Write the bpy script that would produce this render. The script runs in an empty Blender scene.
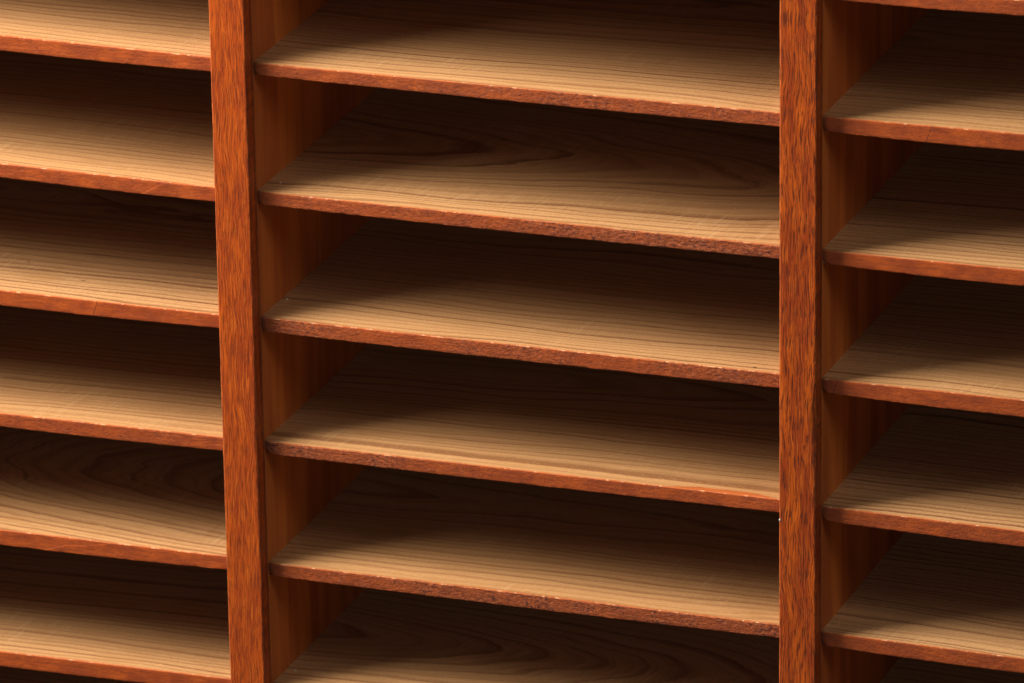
import bpy, math, random
from mathutils import Vector, Matrix, noise

S = 0.01                      # everything below is written in centimetres
random.seed(4)
scene = bpy.context.scene
col = scene.collection

# ------------------------------------------------------------------ camera
fwd = Vector((-0.32057507, 0.88317893, -0.3423837))
rgt = Vector((0.94158293, 0.33650701, -0.01358743))
up = Vector((-0.10321438, 0.32673844, 0.93946196))
cam_pos = Vector((150.79420874, -369.90600421, 179.40218341)) * S
cd = bpy.data.cameras.new('camera')
cam = bpy.data.objects.new('camera', cd)
col.objects.link(cam)
M = Matrix((rgt, up, -fwd)).transposed().to_4x4()
M.translation = cam_pos
cam.matrix_world = M
cd.sensor_width = 36.0
cd.lens = 7978.91 / 1024 * 36.0
cd.clip_start = 0.05
cd.clip_end = 100
cd.dof.use_dof = True
cd.dof.focus_distance = 4.18
cd.dof.aperture_fstop = 20.0
scene.camera = cam

# ------------------------------------------------------------------ light
w = bpy.data.worlds.new('World')
scene.world = w
w.use_nodes = True
w.node_tree.nodes['Background'].inputs['Color'].default_value = (0.92, 0.97, 1.0, 1)
w.node_tree.nodes['Background'].inputs['Strength'].default_value = 0.05

def softbox(name, pos, target, sx, sy, power, color):
    ld = bpy.data.lights.new(name, 'AREA')
    ld.shape = 'RECTANGLE'
    ld.size = sx; ld.size_y = sy
    ld.energy = power
    ld.color = color
    o = bpy.data.objects.new(name, ld)
    col.objects.link(o)
    o.location = Vector(pos) * S
    o.rotation_euler = ((Vector(target) - Vector(pos)).to_track_quat('-Z', 'Y')).to_euler()
    return o

softbox('key_softbox', (-76, -58, 160), (12, 3, 40), 0.75, 1.5, 78, (1.0, 0.91, 0.77))
softbox('added_side_fill', (190, -120, 200), (16, 3, 36), 1.0, 1.0, 13, (1.0, 0.92, 0.82))  # added lamp for the right-facing panels, in place of ambient bounce
softbox('added_front_fill', (90, -390, 105), (16, 3, 36), 1.2, 0.8, 18, (0.68, 0.80, 1.0))  # added bluish lamp, lifts and neutralises the deep shadows
scene.view_settings.view_transform = 'Standard'
scene.view_settings.look = 'None'
scene.view_settings.exposure = 0.0
scene.view_settings.gamma = 1.0

# ------------------------------------------------------------------ materials
class NT:
    def __init__(self, name):
        m = bpy.data.materials.new(name); m.use_nodes = True
        self.m = m; self.t = m.node_tree; self.n = self.t.nodes
        self.b = self.n['Principled BSDF']
    def lk(self, a, b): self.t.links.new(a, b)
    def put(self, sock, v):
        if hasattr(v, 'is_output'): self.lk(v, sock)
        else: sock.default_value = v
    def attr(self, name):
        a = self.n.new('ShaderNodeAttribute'); a.attribute_name = name
        return a
    def sep(self, v):
        s = self.n.new('ShaderNodeSeparateXYZ'); self.put(s.inputs[0], v)
        return s.outputs[0], s.outputs[1], s.outputs[2]
    def comb(self, x, y, z):
        s = self.n.new('ShaderNodeCombineXYZ')
        for i, v in enumerate((x, y, z)): self.put(s.inputs[i], v)
        return s.outputs[0]
    def m_(self, op, a, b=0.0, c=None, clamp=False):
        s = self.n.new('ShaderNodeMath'); s.operation = op; s.use_clamp = clamp
        self.put(s.inputs[0], a); self.put(s.inputs[1], b)
        if c is not None: self.put(s.inputs[2], c)
        return s.outputs[0]
    def ss(self, v, lo, hi, a=0.0, b=1.0):
        s = self.n.new('ShaderNodeMapRange'); s.interpolation_type = 'SMOOTHSTEP'
        self.put(s.inputs['Value'], v)
        s.inputs['From Min'].default_value = lo; s.inputs['From Max'].default_value = hi
        s.inputs['To Min'].default_value = a; s.inputs['To Max'].default_value = b
        return s.outputs[0]
    def noise(self, vec, scale=1.0, detail=2.0, rough=0.5, dist=0.0):
        s = self.n.new('ShaderNodeTexNoise')
        self.put(s.inputs['Vector'], vec); s.inputs['Scale'].default_value = scale
        s.inputs['Detail'].default_value = detail; s.inputs['Roughness'].default_value = rough
        s.inputs['Distortion'].default_value = dist
        return s.outputs['Fac']
    def mix(self, f, a, b, mode='MIX'):
        s = self.n.new('ShaderNodeMix'); s.data_type = 'RGBA'; s.blend_type = mode
        self.put(s.inputs[0], f)
        ca, cb = s.inputs[6], s.inputs[7]
        for sk, v in ((ca, a), (cb, b)):
            if hasattr(v, 'is_output'): self.lk(v, sk)
            else: sk.default_value = (*v, 1)
        return s.outputs[2]
    def bump(self, h, strength, dist):
        s = self.n.new('ShaderNodeBump'); self.put(s.inputs['Height'], h)
        s.inputs['Strength'].default_value = strength; s.inputs['Distance'].default_value = dist
        self.lk(s.outputs[0], self.b.inputs['Normal'])

def shelf_wood():
    """pale conifer board, stained red brown along its front edge.
    tc: tree space (along the grain, across, radial); ed: (x, distance behind the front, depth below the top)
    we: (wear, stain smear, seed)"""
    T = NT('pale_board_with_stained_edge')
    tc = T.attr('tc').outputs['Vector']
    ax, ac, ra = T.sep(tc)
    ex, edd, eh = T.sep(T.attr('ed').outputs['Vector'])
    wear, smear, seed = T.sep(T.attr('we').outputs['Vector'])
    # growth rings
    wob = T.noise(T.comb(T.m_('MULTIPLY', ax, 0.045), T.m_('MULTIPLY', ac, 0.16), seed), 1.0, 2.0, 0.5)
    wob2 = T.noise(T.comb(T.m_('MULTIPLY', ax, 0.25), T.m_('MULTIPLY', ac, 0.9), seed), 1.0, 2.0, 0.55)
    r = T.m_('SQRT', T.m_('ADD', T.m_('MULTIPLY', ac, ac), T.m_('MULTIPLY', ra, ra)))
    r = T.m_('ADD', r, T.m_('MULTIPLY', wob, 2.6))
    r = T.m_('ADD', r, T.m_('MULTIPLY', wob2, 0.34))
    irr = T.noise(T.comb(T.m_('MULTIPLY', r, 0.55), seed, 3.3), 1.0, 2.0, 0.6)
    rr = T.m_('ADD', T.m_('MULTIPLY', r, 1.7), T.m_('MULTIPLY', irr, 3.2))
    fr = T.m_('FRACT', rr)
    fl = T.m_('FLOOR', rr)
    wn = T.n.new('ShaderNodeTexWhiteNoise'); wn.noise_dimensions = '2D'
    T.lk(T.comb(fl, seed, 0.0), wn.inputs['Vector'])
    k = wn.outputs['Value']
    late = T.m_('MULTIPLY', T.ss(fr, 0.42, 0.90), T.ss(fr, 0.91, 1.0, 1.0, 0.0))
    late = T.m_('POWER', late, 1.8)
    late = T.m_('MULTIPLY', late, T.m_('ADD', 0.34, T.m_('MULTIPLY', k, 0.80)))
    # secondary faint rings
    fr2 = T.m_('FRACT', T.m_('MULTIPLY', rr, 2.73))
    late2 = T.m_('MULTIPLY', T.ss(fr2, 0.4, 0.95), T.ss(fr2, 0.95, 1.0, 1.0, 0.0))
    fib = T.noise(T.comb(T.m_('MULTIPLY', ax, 0.7), T.m_('MULTIPLY', ac, 16.0), ra), 1.0, 3.0, 0.6)
    fib2 = T.noise(T.comb(T.m_('MULTIPLY', ax, 6.0), T.m_('MULTIPLY', ac, 22.0), ra), 1.0, 3.0, 0.7)
    broad = T.noise(T.comb(T.m_('MULTIPLY', ax, 0.06), T.m_('MULTIPLY', ac, 0.35), T.m_('ADD', seed, 7.0)), 1.0, 2.0, 0.5)
    base = T.mix(broad, (0.60, 0.340, 0.155), (0.48, 0.255, 0.112))
    c = T.mix(T.m_('MULTIPLY', late2, 0.50), base, (0.30, 0.14, 0.055))
    c = T.mix(T.m_('MULTIPLY', late, 0.9), c, (0.145, 0.046, 0.019))
    c = T.mix(T.ss(fib, 0.35, 0.75, 0.0, 0.34), c, (0.30, 0.15, 0.065))
    c = T.mix(T.ss(fib2, 0.50, 0.75, 0.0, 0.5), c, (0.80, 0.56, 0.31))
    c = T.mix(T.ss(fib2, 0.48, 0.28, 0.0, 0.35), c, (0.24, 0.11, 0.045))
    # fine diagonal saw marks in patches
    saw = T.noise(T.comb(T.m_('MULTIPLY', T.m_('SUBTRACT', ex, T.m_('MULTIPLY', edd, 0.15)), 7.0), T.m_('MULTIPLY', T.m_('ADD', ex, edd), 0.35), seed), 1.0, 3.0, 0.6)
    sawm = T.ss(T.noise(T.comb(T.m_('MULTIPLY', ex, 0.13), T.m_('MULTIPLY', edd, 0.2), T.m_('ADD', seed, 1.5)), 1.0, 1.0, 0.5), 0.5, 0.66)
    c = T.mix(T.m_('MULTIPLY', sawm, T.ss(saw, 0.54, 0.66, 0.0, 0.28)), c, (0.72, 0.50, 0.28))
    c = T.mix(T.m_('MULTIPLY', sawm, T.ss(saw, 0.44, 0.34, 0.0, 0.25)), c, (0.28, 0.14, 0.06))
    blot = T.noise(T.comb(T.m_('MULTIPLY', ex, 0.22), T.m_('MULTIPLY', edd, 0.5), T.m_('ADD', seed, 4.0)), 1.0, 4.0, 0.65)
    c = T.mix(T.ss(blot, 0.52, 0.72, 0.0, 0.38), c, (0.34, 0.165, 0.060))
    wb = T.n.new('ShaderNodeTexWhiteNoise'); wb.noise_dimensions = '1D'
    T.lk(seed, wb.inputs['W'])
    c = T.mix(T.m_('MULTIPLY', wb.outputs['Value'], 0.30), c, (0.42, 0.20, 0.070))
    # dark specks in the board
    vo = T.n.new('ShaderNodeTexVoronoi'); vo.inputs['Scale'].default_value = 1.0
    T.lk(T.comb(T.m_('MULTIPLY', ex, 0.16), T.m_('MULTIPLY', edd, 0.3), seed), vo.inputs['Vector'])
    c = T.mix(T.ss(vo.outputs['Distance'], 0.012, 0.028, 0.85, 0.0), c, (0.05, 0.02, 0.01))
    # stain on the edge
    sv = T.comb(T.m_('MULTIPLY', ex, 0.8), T.m_('MULTIPLY', edd, 2.0), T.m_('ADD', T.m_('MULTIPLY', eh, 7.0), seed))
    n1 = T.noise(sv, 1.0, 4.0, 0.65)
    n2 = T.noise(T.comb(T.m_('MULTIPLY', ex, 4.0), T.m_('MULTIPLY', edd, 5.0), T.m_('ADD', T.m_('MULTIPLY', eh, 8.0), seed)), 1.0, 4.0, 0.7)
    n3 = T.noise(T.comb(T.m_('MULTIPLY', ex, 0.7), 2.0, T.m_('ADD', T.m_('MULTIPLY', eh, 1.0), seed)), 1.0, 2.0, 0.5)
    n4 = T.noise(T.comb(T.m_('MULTIPLY', ex, 3.6), T.m_('MULTIPLY', edd, 3.0), T.m_('ADD', T.m_('MULTIPLY', eh, 7.0), seed)), 1.0, 5.0, 0.75)
    clus = T.ss(T.noise(T.comb(T.m_('MULTIPLY', ex, 0.55), 5.0, T.m_('ADD', T.m_('MULTIPLY', eh, 0.8), seed)), 1.0, 2.0, 0.6), 0.40, 0.62)
    wc = T.m_('MULTIPLY', wear, T.m_('ADD', 0.25, T.m_('MULTIPLY', clus, 0.75)))
    front = T.mix(T.ss(n3, 0.35, 0.65), (0.42, 0.082, 0.015), (0.30, 0.055, 0.014))
    front = T.mix(T.m_('MULTIPLY', wear, 0.55), front, (0.30, 0.072, 0.020))
    front = T.mix(T.ss(n1, 0.42, 0.66, 0.0, 0.55), front, (0.17, 0.038, 0.017))
    front = T.mix(T.m_('MULTIPLY', wc, T.ss(n2, 0.48, 0.62, 0.0, 0.55)), front, (0.26, 0.10, 0.062))
    front = T.mix(T.m_('MULTIPLY', wc, T.ss(n4, 0.50, 0.58, 0.0, 0.95)), front, (0.070, 0.022, 0.016))
    front = T.mix(T.m_('MULTIPLY', T.m_('ADD', wc, 0.15), T.ss(n4, 0.44, 0.34, 0.0, 0.6)), front, (0.62, 0.22, 0.085))
    # how far the stain creeps on to the top: a hair, sometimes more
    reach = T.m_('ADD', T.m_('MULTIPLY', T.m_('SUBTRACT', n1, 0.45), 0.24), T.m_('ADD', smear, 0.055))
    on_top = T.ss(T.m_('SUBTRACT', reach, edd), -0.05, 0.03)
    dirty = T.ss(T.m_('SUBTRACT', T.m_('ADD', reach, 0.40), edd), -0.1, 0.5, 0.0, 0.20)
    c = T.mix(dirty, c, (0.34, 0.13, 0.05))
    c = T.mix(on_top, c, T.mix(0.35, front, (0.60, 0.20, 0.06)))
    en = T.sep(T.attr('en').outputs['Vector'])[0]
    end_shade = T.ss(T.m_('ADD', en, T.m_('MULTIPLY', T.m_('SUBTRACT', n1, 0.5), 0.9)), 0.45, 0.0, 0.0, 0.75)  # shadow at the shelf ends, painted into the front and top colour
    crk = T.sep(T.attr('en').outputs['Vector'])[1]
    front = T.mix(T.ss(T.m_('ADD', crk, T.m_('MULTIPLY', n2, 0.04)), 0.075, 0.035, 0.0, 0.85), front, (0.05, 0.018, 0.012))
    front = T.mix(end_shade, front, (0.09, 0.03, 0.015))
    c = T.mix(T.m_('MULTIPLY', end_shade, T.ss(edd, 0.5, 0.1)), c, (0.10, 0.04, 0.02))
    # rubbed arris: bare wood plus painted specular flecks along the top corner
    arr = T.m_('MULTIPLY', T.ss(eh, 0.005, 0.02), T.ss(T.m_('ADD', eh, T.m_('MULTIPLY', n1, -0.10)), 0.015, 0.045, 1.0, 0.0))
    down = T.ss(eh, 0.012, 0.035)
    c = T.mix(down, c, front)
    rub_glint = T.m_('MULTIPLY', T.ss(eh, 0.055, 0.02), T.ss(edd, 0.10, 0.05))
    rub_glint = T.m_('MULTIPLY', rub_glint, T.ss(T.noise(T.comb(T.m_('MULTIPLY', ex, 1.6), 0.0, T.m_('ADD', seed, 2.0)), 1.0, 5.0, 0.7), 0.52, 0.64))
    c = T.mix(T.m_('MULTIPLY', rub_glint, 0.75), c, (0.72, 0.38, 0.20))
    T.lk(c, T.b.inputs['Base Color'])
    T.b.inputs['Roughness'].default_value = 0.48
    T.b.inputs['Specular IOR Level'].default_value = 0.22
    h = T.m_('ADD', T.m_('MULTIPLY', fib2, 0.4), T.m_('MULTIPLY', late, 0.5))
    h2 = T.m_('MULTIPLY', T.m_('ADD', n2, n4), T.m_('MULTIPLY', down, T.m_('ADD', 0.6, T.m_('MULTIPLY', wear, 2.2))))
    T.bump(T.m_('ADD', h, h2), 0.55, 0.0005)
    return T.m

def stile_wood():
    """open pored hardwood under old reddish lacquer. lc: (across, depth, height), dt: (tone, grime, seed)"""
    T = NT('red_lacquered_open_pored_wood')
    u, v, z = T.sep(T.attr('lc').outputs['Vector'])
    tone, grime, seed = T.sep(T.attr('dt').outputs['Vector'])
    ul = T.m_('SUBTRACT', u, T.m_('MULTIPLY', seed, 3.0))
    bend = T.noise(T.comb(seed, 0.0, T.m_('MULTIPLY', z, 0.16)), 1.0, 2.0, 0.5)
    bend2 = T.noise(T.comb(T.m_('MULTIPLY', u, 0.8), seed, T.m_('MULTIPLY', z, 0.5)), 1.0, 1.0, 0.5)
    uu = T.m_('ADD', T.m_('ADD', u, T.m_('MULTIPLY', bend, 0.9)), T.m_('MULTIPLY', bend2, 0.25))
    p1 = T.noise(T.comb(T.m_('MULTIPLY', uu, 14.5), T.m_('MULTIPLY', v, 14.5), T.m_('ADD', T.m_('MULTIPLY', z, 0.95), seed)), 1.0, 2.0, 0.55)
    p2 = T.noise(T.comb(T.m_('MULTIPLY', uu, 26.0), T.m_('MULTIPLY', v, 26.0), T.m_('ADD', T.m_('MULTIPLY', z, 0.55), seed)), 1.0, 2.0, 0.6)
    big = T.noise(T.comb(T.m_('MULTIPLY', uu, 1.3), v, T.m_('ADD', T.m_('MULTIPLY', z, 0.16), seed)), 1.0, 3.0, 0.6)
    streak = T.noise(T.comb(T.m_('MULTIPLY', uu, 3.6), v, T.m_('ADD', T.m_('MULTIPLY', z, 0.10), seed)), 1.0, 2.0, 0.5)
    c = T.mix(T.ss(big, 0.38, 0.60), (0.48, 0.086, 0.007), (0.28, 0.040, 0.007))
    c = T.mix(T.ss(streak, 0.45, 0.75, 0.0, 0.5), c, (0.24, 0.034, 0.008))
    c = T.mix(T.m_('MULTIPLY', tone, 0.65), c, (0.40, 0.064, 0.010))
    c = T.mix(T.ss(p2, 0.50, 0.62, 0.0, 0.6), c, (0.14, 0.028, 0.012))
    pore = T.ss(p1, 0.525, 0.585)
    c = T.mix(T.m_('MULTIPLY', pore, T.m_('SUBTRACT', 0.92, T.m_('MULTIPLY', tone, 0.6))), c, (0.080, 0.016, 0.008))
    c = T.mix(T.ss(p2, 0.46, 0.36, 0.0, 0.45), c, (0.72, 0.18, 0.020))
    gn = T.noise(T.comb(T.m_('MULTIPLY', u, 3.0), 0.0, T.m_('MULTIPLY', z, 2.2)), 1.0, 4.0, 0.7)
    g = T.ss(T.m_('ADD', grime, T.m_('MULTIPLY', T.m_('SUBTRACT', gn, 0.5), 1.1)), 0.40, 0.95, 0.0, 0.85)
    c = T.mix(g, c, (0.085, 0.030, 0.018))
    left_rub_glint = T.m_('MULTIPLY', T.ss(T.m_('ABSOLUTE', ul), 0.10, 0.03), T.ss(gn, 0.35, 0.6, 0.35, 1.0))  # left arris: rubbed paler, with its highlight painted into the colour
    c = T.mix(T.m_('MULTIPLY', left_rub_glint, 0.45), c, (0.72, 0.20, 0.07))
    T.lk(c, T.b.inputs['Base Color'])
    T.b.inputs['Roughness'].default_value = 0.36
    T.b.inputs['Specular IOR Level'].default_value = 0.32
    T.bump(T.m_('SUBTRACT', T.m_('MULTIPLY', p2, 0.3), T.m_('MULTIPLY', pore, 0.7)), 0.5, 0.0004)
    return T.m

def panel_wood():
    """stained divider face with soft vertical bands. lc: (across, depth, height)"""
    T = NT('stained_divider_board')
    u, v, z = T.sep(T.attr('lc').outputs['Vector'])
    tone, grime, seed = T.sep(T.attr('dt').outputs['Vector'])
    wv = T.m_('ADD', v, T.m_('MULTIPLY', T.noise(T.comb(0.0, T.m_('MULTIPLY', v, 0.2), T.m_('ADD', T.m_('MULTIPLY', z, 0.09), seed)), 1.0, 2.0, 0.5), 1.4))
    a = T.noise(T.comb(u, T.m_('MULTIPLY', wv, 0.5), T.m_('ADD', T.m_('MULTIPLY', z, 0.03), seed)), 1.0, 2.0, 0.6)
    b = T.noise(T.comb(u, T.m_('MULTIPLY', wv, 5.0), T.m_('ADD', T.m_('MULTIPLY', z, 0.25), seed)), 1.0, 3.0, 0.6)
    d = T.noise(T.comb(u, T.m_('MULTIPLY', v, 9.0), T.m_('MULTIPLY', z, 3.0)), 1.0, 3.0, 0.7)
    c = T.mix(T.ss(a, 0.38, 0.62), (0.58, 0.165, 0.030), (0.42, 0.102, 0.022))
    c = T.mix(T.ss(b, 0.5, 0.75, 0.0, 0.25), c, (0.22, 0.055, 0.022))
    c = T.mix(T.ss(d, 0.62, 0.75, 0.0, 0.35), c, (0.14, 0.04, 0.02))
    c = T.mix(T.m_('MULTIPLY', grime, 0.35), c, (0.12, 0.035, 0.015))
    T.lk(c, T.b.inputs['Base Color'])
    T.b.inputs['Roughness'].default_value = 0.5
    T.b.inputs['Specular IOR Level'].default_value = 0.35
    T.bump(b, 0.2, 0.0002)
    return T.m

def plain(name, color, rough):
    T = NT(name)
    tc = T.n.new('ShaderNodeTexCoord').outputs['Object']
    nz = T.noise(tc, 900.0, 2.0, 0.5)
    T.lk(T.mix(T.ss(nz, 0.3, 0.7), color, tuple(k * 0.7 for k in color)), T.b.inputs['Base Color'])
    T.b.inputs['Roughness'].default_value = rough
    return T.m

M_SHELF = shelf_wood()
M_STILE = stile_wood()
M_PANEL = panel_wood()
M_FLECK = plain('white_paint_speck', (0.85, 0.84, 0.80), 0.3)
M_CRUMB = plain('pale_dust', (0.62, 0.47, 0.30), 0.8)

# ------------------------------------------------------------------ mesh helpers
def mk(name, verts, faces, mat, parent=None, smooth=True, attrs=None):
    me = bpy.data.meshes.new(name)
    me.from_pydata([Vector(v) * S for v in verts], [], faces)
    me.validate(clean_customdata=False)
    for an, data in (attrs or {}).items():
        a = me.attributes.new(an, 'FLOAT_VECTOR', 'POINT')
        flat = [c for v in data for c in v]
        a.data.foreach_set('vector', flat)
    me.materials.append(mat)
    if smooth:
        me.polygons.foreach_set('use_smooth', [True] * len(me.polygons))
    me.update()
    o = bpy.data.objects.new(name, me)
    col.objects.link(o)
    if parent: o.parent = parent
    return o

def box_faces():
    return [(0, 3, 2, 1), (4, 5, 6, 7), (0, 1, 5, 4), (1, 2, 6, 5), (2, 3, 7, 6), (3, 0, 4, 7)]

def nz(x, y, z): return noise.noise(Vector((x, y, z)))
def lerp(a, b, t): return a + (b - a) * t
def sst(a, b, x):
    t = min(1, max(0, (x - a) / (b - a))); return t * t * (3 - 2 * t)

# ------------------------------------------------------------------ the cabinet
cab = bpy.data.objects.new('pigeonhole_cabinet', None)
cab.empty_display_size = 0.1
col.objects.link(cab)
cab['label'] = 'old reddish brown wooden cabinet with three columns of thin open shelves'
cab['category'] = 'cabinet'

Z0, Z1 = 0.0, 72.0
REC = 1.07          # shelf fronts stand this far behind the face of the uprights
DEPTH = 31.0
W = 2.0
X1, X2 = -0.07, 31.243
SL1, SL2 = -0.0048, 0.0031

def upright(x0, slant, seed, tone, kind):
    """a board (the part) with its facing strip (a sub-part)"""
    sh = lambda z: x0 + slant * (z - 36)
    # board behind the facing
    vs, lc = [], []
    ya, yb = 1.02, DEPTH
    ys = [ya, ya + 0.06] + [lerp(ya + 0.3, yb, i / 12) for i in range(13)]
    zs = [lerp(Z0, Z1, i / 24) for i in range(25)]
    fs = []
    for z in zs:
        for side, xo in ((0, 0.03), (1, W - 0.03)):
            for j, y in enumerate(ys):
                ins = 0.05 if j == 0 else 0.0
                x = sh(z) + xo + (ins if side == 0 else -ins)
                vs.append((x, y, z)); lc.append((xo + seed, y, z))
    n = len(ys); row = 2 * n
    for i in range(len(zs) - 1):
        for j in range(n - 1):
            a = i * row + j; fs.append((a, a + row, a + row + 1, a + 1))
            a = i * row + n + j; fs.append((a, a + 1, a + row + 1, a + row))
        a = i * row; fs.append((a, a + n, a + n + row, a + row))
        a = i * row + n - 1; fs.append((a, a + row, a + n + row, a + n))
    grime = [(tone, sst(1.9, 1.1, v[1]) * 0.75, seed) for v in vs]
    div = mk(kind, vs, fs, M_PANEL, cab, smooth=False, attrs={'lc': lc, 'dt': grime})
    # facing strip with eased and worn corners
    vs, lc, dt, fs = [], [], [], []
    NZ = 480
    K = 5
    for i in range(NZ + 1):
        z = lerp(Z0, Z1, i / NZ)
        wl = 0.018 * nz(z * 0.7, seed, 1) + 0.008 * nz(z * 4, seed, 2)
        wr = 0.030 * nz(z * 0.5, seed, 5) + 0.014 * nz(z * 4, seed, 6)
        cl = 0.10 + 0.03 * nz(z * 2.1, seed, 8)
        cr = 0.075 + 0.04 * nz(z * 0.55, seed, 11) + 0.03 * nz(z * 3.1, seed, 13)
        if x0 == X2:
            cr += 0.26 * math.exp(-((z - 33.4) / 1.2) ** 2) + 0.10 * math.exp(-((z - 33.0) / 3.0) ** 2)
        if x0 == X1:
            cr += 0.10 * math.exp(-((z - 28.5) / 3.0) ** 2)
        cr = max(0.05, cr); cl = max(0.04, cl)
        ring = []
        ring.append((0.0 + wl, 1.0, 0.0)); ring.append((0.0 + wl, 0.5, 0.0))
        for k in range(K + 1):
            a = math.pi / 2 * k / K
            ring.append((wl + cl - cl * math.cos(a), cl - cl * math.sin(a), 0.0))
        ring.append((W * 0.3, 0.004 * nz(z, 1, seed), 0.0)); ring.append((W * 0.6, 0.004 * nz(z, 2, seed), 0.0))
        ring.append((W + wr - cr - 0.10, 0.0, 0.10))
        for k in range(K + 1):
            a = math.pi / 2 * k / K
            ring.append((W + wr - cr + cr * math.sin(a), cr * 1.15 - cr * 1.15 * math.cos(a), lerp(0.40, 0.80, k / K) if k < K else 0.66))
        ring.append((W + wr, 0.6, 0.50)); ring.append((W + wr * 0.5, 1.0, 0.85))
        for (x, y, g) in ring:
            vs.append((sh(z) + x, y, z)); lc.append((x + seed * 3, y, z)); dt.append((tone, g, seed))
    R = len(ring)
    for i in range(NZ):
        for j in range(R - 1):
            a = i * R + j; fs.append((a, a + 1, a + R + 1, a + R))
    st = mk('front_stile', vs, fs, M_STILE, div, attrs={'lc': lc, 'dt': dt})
    return div, st

d1, s1 = upright(X1, SL1, 3.0, 0.75, 'divider')
d2, s2 = upright(X2, SL2, 9.0, 0.15, 'divider')
d0, s0 = upright(-31.2, 0.0, 14.0, 0.5, 'side_panel')
d3, s3 = upright(62.6, 0.0, 21.0, 0.5, 'side_panel')

def xr(xk, sl, z): return xk + sl * (z - 36)

def slab(name, x0, x1, y0, y1, z0, z1, mat, seed):
    vs = [(x0, y0, z0), (x1, y0, z0), (x1, y1, z0), (x0, y1, z0), (x0, y0, z1), (x1, y0, z1), (x1, y1, z1), (x0, y1, z1)]
    return mk(name, vs, box_faces(), mat, cab, smooth=False,
              attrs={'lc': [(v[2] + seed, v[1], v[0]) for v in vs], 'dt': [(0.5, 0.0, seed)] * 8})
slab('top_board', -31.6, 65.0, -0.3, DEPTH + 0.5, Z1, Z1 + 2.2, M_STILE, 31)
slab('base_board', -31.6, 65.0, -0.3, DEPTH + 0.5, Z0 - 2.2, Z0, M_STILE, 37)
slab('back_panel', -31.1, 64.5, DEPTH + 0.01, DEPTH + 0.4, Z0 + 0.01, Z1 - 0.01, M_PANEL, 41)

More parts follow.
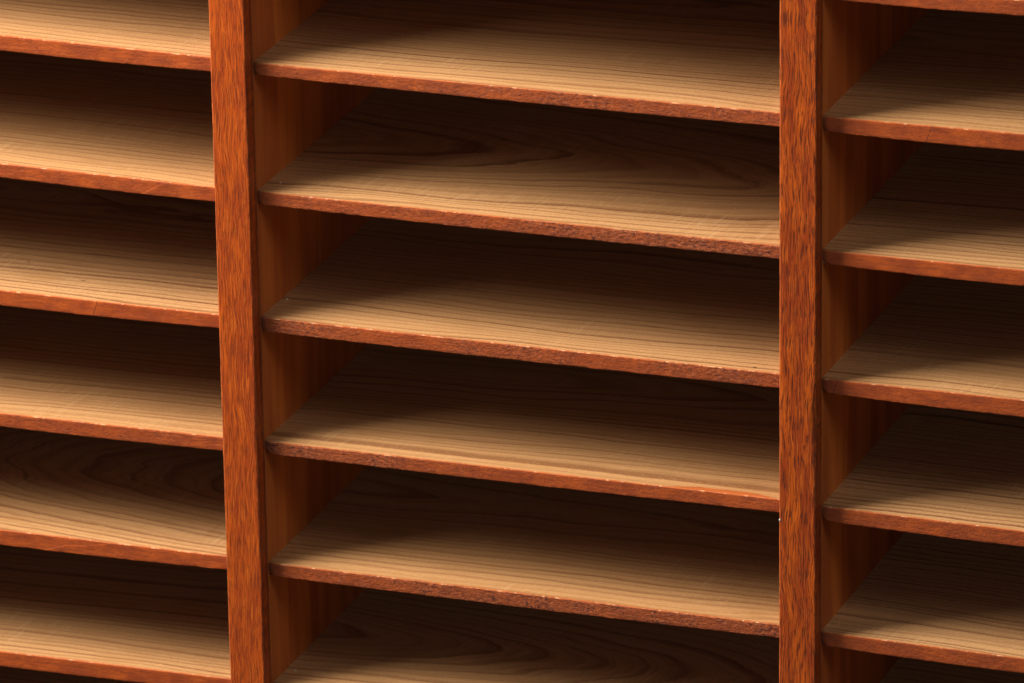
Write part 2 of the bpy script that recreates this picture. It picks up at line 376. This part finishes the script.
def shelf(xa, xb, pa, pb, grain, wear0, seed, smear=None, wfun=None, cracks=(), gouge=None):
    """pa, pb: (x, z_top, thickness) measured at two places; grain: (across offset, radial, cut angle)"""
    y0, rad, k = grain
    def zt(x):
        t = (x - pa[0]) / (pb[0] - pa[0]); return lerp(pa[1], pb[1], t)
    def th(x):
        t = min(1, max(0, (x - pa[0]) / (pb[0] - pa[0]))); return lerp(pa[2], pb[2], t) + 0.05 + 0.05 * math.sin(math.pi * t)
    xm = (xa + xb) / 2
    def tcf(x, y, z): return (x + seed * 10, y - y0, rad + k * (x - xm) + (z - pa[1]))
    def cd_(x): return min([abs(x - q) for q in cracks] + [5.0])
    # --- board
    JY = REC + 0.22
    vs, tc, ed, we, en, fs = [], [], [], [], [], []
    NX = 60
    ys = [JY, JY + 0.5, JY + 1.2, JY + 3, 10, 20, DEPTH]
    for i in range(NX + 1):
        x = lerp(xa, xb, i / NX)
        sm = smear(x) if smear else 0.0
        wear = wear0 * (wfun(x) if wfun else 1.0)
        for y in ys:
            bow = 0.015 * nz(x * 0.05, y * 0.08, seed)
            bow *= sst(JY, JY + 3, y)
            for lvl in (0, 1):
                z = zt(x) + bow - lvl * th(x)
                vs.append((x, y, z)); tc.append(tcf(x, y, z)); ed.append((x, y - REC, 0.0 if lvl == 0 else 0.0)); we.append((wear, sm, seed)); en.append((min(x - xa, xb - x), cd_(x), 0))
    n = len(ys); row = 2 * n
    for i in range(NX):
        for j in range(n - 1):
            a = i * row + 2 * j
            fs.append((a, a + row, a + row + 2, a + 2))
            fs.append((a + 1, a + 3, a + row + 3, a + row + 1))
        a = i * row; fs.append((a, a + 1, a + row + 1, a + row))
    for i in (0, NX):
        for j in range(n - 1):
            a = i * row + 2 * j
            f = (a, a + 2, a + 3, a + 1); fs.append(f if i == 0 else f[::-1])
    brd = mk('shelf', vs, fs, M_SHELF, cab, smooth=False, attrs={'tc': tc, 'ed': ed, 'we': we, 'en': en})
    # --- the stained, worn front edge
    vs, tc, ed, we, en, fs = [], [], [], [], [], []
    NX = int((xb - xa) / 0.07)
    for i in range(NX + 1):
        x = lerp(xa, xb, i / NX)
        t = th(x); zz = zt(x)
        sm = smear(x) if smear else 0.0
        wear = wear0 * (wfun(x) if wfun else 1.0)
        chip = max(0.0, nz(x * 0.8, seed, 4) - 0.25) * wear
        if gouge: chip += 1.1 * math.exp(-((x - gouge) / 0.55) ** 2) * (0.7 + 0.6 * nz(x * 5, seed, 3))
        rt = 0.06 + 0.02 * nz(x * 1.5, seed, 1) + 0.10 * chip + 0.02 * wear * nz(x * 6, seed, 31)
        rb = 0.075 + 0.035 * nz(x * 1.1, seed, 2) + 0.03 * nz(x * 4, seed, 3)
        # ends are eased where the edge meets the upright
        dl, dr = x - xa, xb - x
        el = max(0.0, 1 - dl / 0.55) ** 2 * 0.28 + max(0.0, 1 - dr / 0.4) ** 2 * 0.10
        rt = max(0.025, rt); rb = max(0.04, rb) + el * 0.5
        bot = -t + el * 0.8 + 0.012 * nz(x * 0.9, seed, 7) + 0.010 * nz(x * 3.3, seed, 9)
        prof = [(0.22, 0.0), (0.16, 0.0), (rt + 0.02, 0.0)]
        for q in range(1, 5):
            a = math.pi / 2 * q / 4
            prof.append((rt - rt * math.sin(a), -(rt - rt * math.cos(a))))
        nf = 7
        for q in range(1, nf):
            prof.append((0.0, lerp(-rt, bot + rb, q / nf)))
        for q in range(0, 5):
            a = math.pi / 2 * q / 4
            prof.append((rb - rb * math.cos(a), bot + rb - rb * math.sin(a)))
        prof.append((0.22, -t))
        for (yy, h) in prof:
            f = 1 if (yy < 0.14) else 0.0
            dy = f * (0.006 * nz(x * 1.3, h * 3, seed) + (0.004 + 0.016 * wear) * nz(x * 3.5, h * 13, seed + 5)
                      + 0.010 * wear * nz(x * 11, h * 20, seed + 8)) + (el * 0.35 * f)
            dz = f * (0.002 + 0.007 * wear) * nz(x * 4, h * 9 + 20, seed)
            y = REC + yy + dy; z = zz + h + dz
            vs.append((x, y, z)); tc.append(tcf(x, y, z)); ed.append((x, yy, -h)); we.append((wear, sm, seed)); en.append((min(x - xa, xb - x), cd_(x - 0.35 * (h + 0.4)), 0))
    R = len(prof)
    for i in range(NX):
        for j in range(R - 1):
            a = i * R + j; fs.append((a, a + 1, a + R + 1, a + R))
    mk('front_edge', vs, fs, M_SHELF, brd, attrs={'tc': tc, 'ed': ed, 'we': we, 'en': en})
    return brd

# left column: measured at x = -13 and -0.5
LEFT = [
    ((-13, 64.1, .78), (-0.5, 64.1, .76), (22, 5, .02), .2),
    ((-13, 56.95, .78), (-0.5, 56.9, .76), (18, 4, .05), .2),
    ((-12.58, 49.77, .82), (-0.51, 49.70, .76), (20, 3.0, .03), .2),
    ((-12.86, 42.54, .75), (-0.54, 42.45, .77), (24, 6.0, .02), .2),
    ((-13.14, 35.31, .84), (-0.52, 35.28, .73), (16, 4.0, .04), .05),
    ((-13.41, 28.21, .74), (-0.46, 28.29, .74), (19, 3.0, .03), .35),
    ((-13.68, 21.40, .86), (-0.47, 21.43, .74), (12.0, 7.0, -.28), .1),
    ((-13.95, 14.22, .85), (-0.47, 14.29, .74), (17, 3.0, .03), .05),
    ((-14, 7.1, .80), (-0.47, 7.1, .76), (20, 3.0, .03), .2),
]
CENTRE = [
    ((2.2, 64.1, .7), (30.9, 64.1, .7), (20, 4, .02), .8),
    ((2.2, 56.9, .66), (30.9, 56.9, .68), (15, 4, .02), .8),
    ((2.19, 49.63, .64), (30.96, 49.73, .72), (17, 3.0, .02), .55),
    ((2.01, 42.47, .70), (30.90, 42.47, .68), (11.0, 6.0, .13), .9),
    ((1.92, 35.39, .76), (30.87, 35.41, .76), (18, 3.0, .02), .75),
    ((1.99, 28.35, .68), (30.86, 28.40, .70), (14.5, 3.2, .04), .75),
    ((1.95, 21.35, .71), (30.87, 21.31, .71), (13.5, 3.0, .05), .85),
    ((1.95, 14.30, .70), (30.87, 14.25, .70), (9.0, 5.0, .20), .8),
    ((1.95, 7.1, .70), (30.87, 7.1, .70), (20, 3.0, .02), .8),
]
RIGHT = [
    ((33.6, 64.1, .76), (44, 64.2, .8), (22, 3.0, .02), .2),
    ((33.6, 56.85, .72), (43.97, 57.01, .78), (22, 3.0, .02), .2),
    ((33.62, 49.77, .78), (44.03, 49.88, .88), (15, 2.5, .02), .1),
    ((33.52, 42.48, .70), (44.09, 42.54, .84), (22, 2.0, .02), .05),
    ((33.46, 35.40, .74), (44.15, 35.44, .90), (24, 3.0, .02), .2),
    ((33.46, 28.29, .76), (44.22, 28.20, .84), (20, 3.0, .02), .3),
    ((33.40, 21.20, .74), (44.28, 21.07, .80), (21, 3.0, .02), .3),
    ((33.4, 14.15, .74), (44.28, 14.0, .80), (21, 3.0, .02), .3),
    ((33.4, 7.05, .74), (44.28, 7.0, .80), (21, 3.0, .02), .3),
]
WF = {2: lambda x: 0.7 + 0.6 * sst(8, 20, x),
      3: lambda x: 0.55 + 0.75 * sst(10, 26, x),
      4: lambda x: 0.8 + 0.3 * math.sin(x * 0.5),
      5: lambda x: 1.5 - 1.1 * sst(5, 16, x),
      6: lambda x: 0.7 + 0.6 * sst(6, 12, x)}
def smear_c4(x):
    return 0.42 * sst(24.5, 26.5, x) * sst(30.9, 29.3, x)
def smear_c5(x):
    return 0.06 * sst(8, 14, x)
for i, (pa, pb, g, wr) in enumerate(LEFT):
    z = pa[1]
    shelf(-29.25, xr(X1, SL1, z) + 0.06, pa, pb, g, wr, 1.7 + i * 2.31,
          cracks=((-7.6,) if i == 4 else ()))
for i, (pa, pb, g, wr) in enumerate(CENTRE):
    z = pa[1]
    shelf(xr(X1 + W, SL1, z) - 0.06, xr(X2, SL2, z) + 0.06, pa, pb, g, wr, 30.3 + i * 2.77,
          smear=smear_c4 if i == 5 else (smear_c5 if i == 6 else None), wfun=WF.get(i),
          gouge=4.5 if i == 5 else (22.6 if i == 3 else None))
for i, (pa, pb, g, wr) in enumerate(RIGHT):
    z = pa[1]
    shelf(xr(X2 + W, SL2, z) - 0.06, 62.66, pa, pb, g, wr, 60.9 + i * 2.53, cracks=((33.95,) if i == 4 else ((39.0,) if i == 2 else ())))

# ------------------------------------------------------------------ specks
def lump(name, c, r, mat, seed, parent=None, flat=0.6):
    vs, fs = [], []
    n, m = 10, 6
    for i in range(m + 1):
        th_ = math.pi * i / m
        for j in range(n):
            ph = 2 * math.pi * j / n
            d = Vector((math.sin(th_) * math.cos(ph), math.sin(th_) * math.sin(ph), math.cos(th_)))
            k = 1 + 0.35 * noise.noise(d * 1.7 + Vector((seed, 0, 0)))
            vs.append((c[0] + d.x * r[0] * k, c[1] + d.y * r[1] * k, c[2] + d.z * r[2] * k))
    for i in range(m):
        for j in range(n):
            a = i * n + j; b = i * n + (j + 1) % n
            fs.append((a, a + n, b + n, b))
    return mk(name, vs, fs, mat, parent)

lump('paint_fleck', (X2 + 0.02, 0.03, 27.69), (0.055, 0.05, 0.07), M_FLECK, 3.0, d2)
crumbs = [((2.25, 4.1, 35.42), (0.10, 0.05, 0.04), 'pale dust crumb in the left corner of the middle column, third full shelf down'),
          ((2.55, 3.2, 14.33), (0.10, 0.05, 0.035), 'pale dust crumb on the lowest visible shelf of the middle column'),
          ((2.62, 2.7, 42.50), (0.05, 0.04, 0.03), 'tiny pale dust crumb on the second full shelf of the middle column')]
for i, (c, r, lab) in enumerate(crumbs):
    o = lump('dust_crumb', c, r, M_CRUMB, 5.0 + i)
    o['label'] = lab; o['category'] = 'crumb'; o['group'] = 'dust crumbs on the shelves'
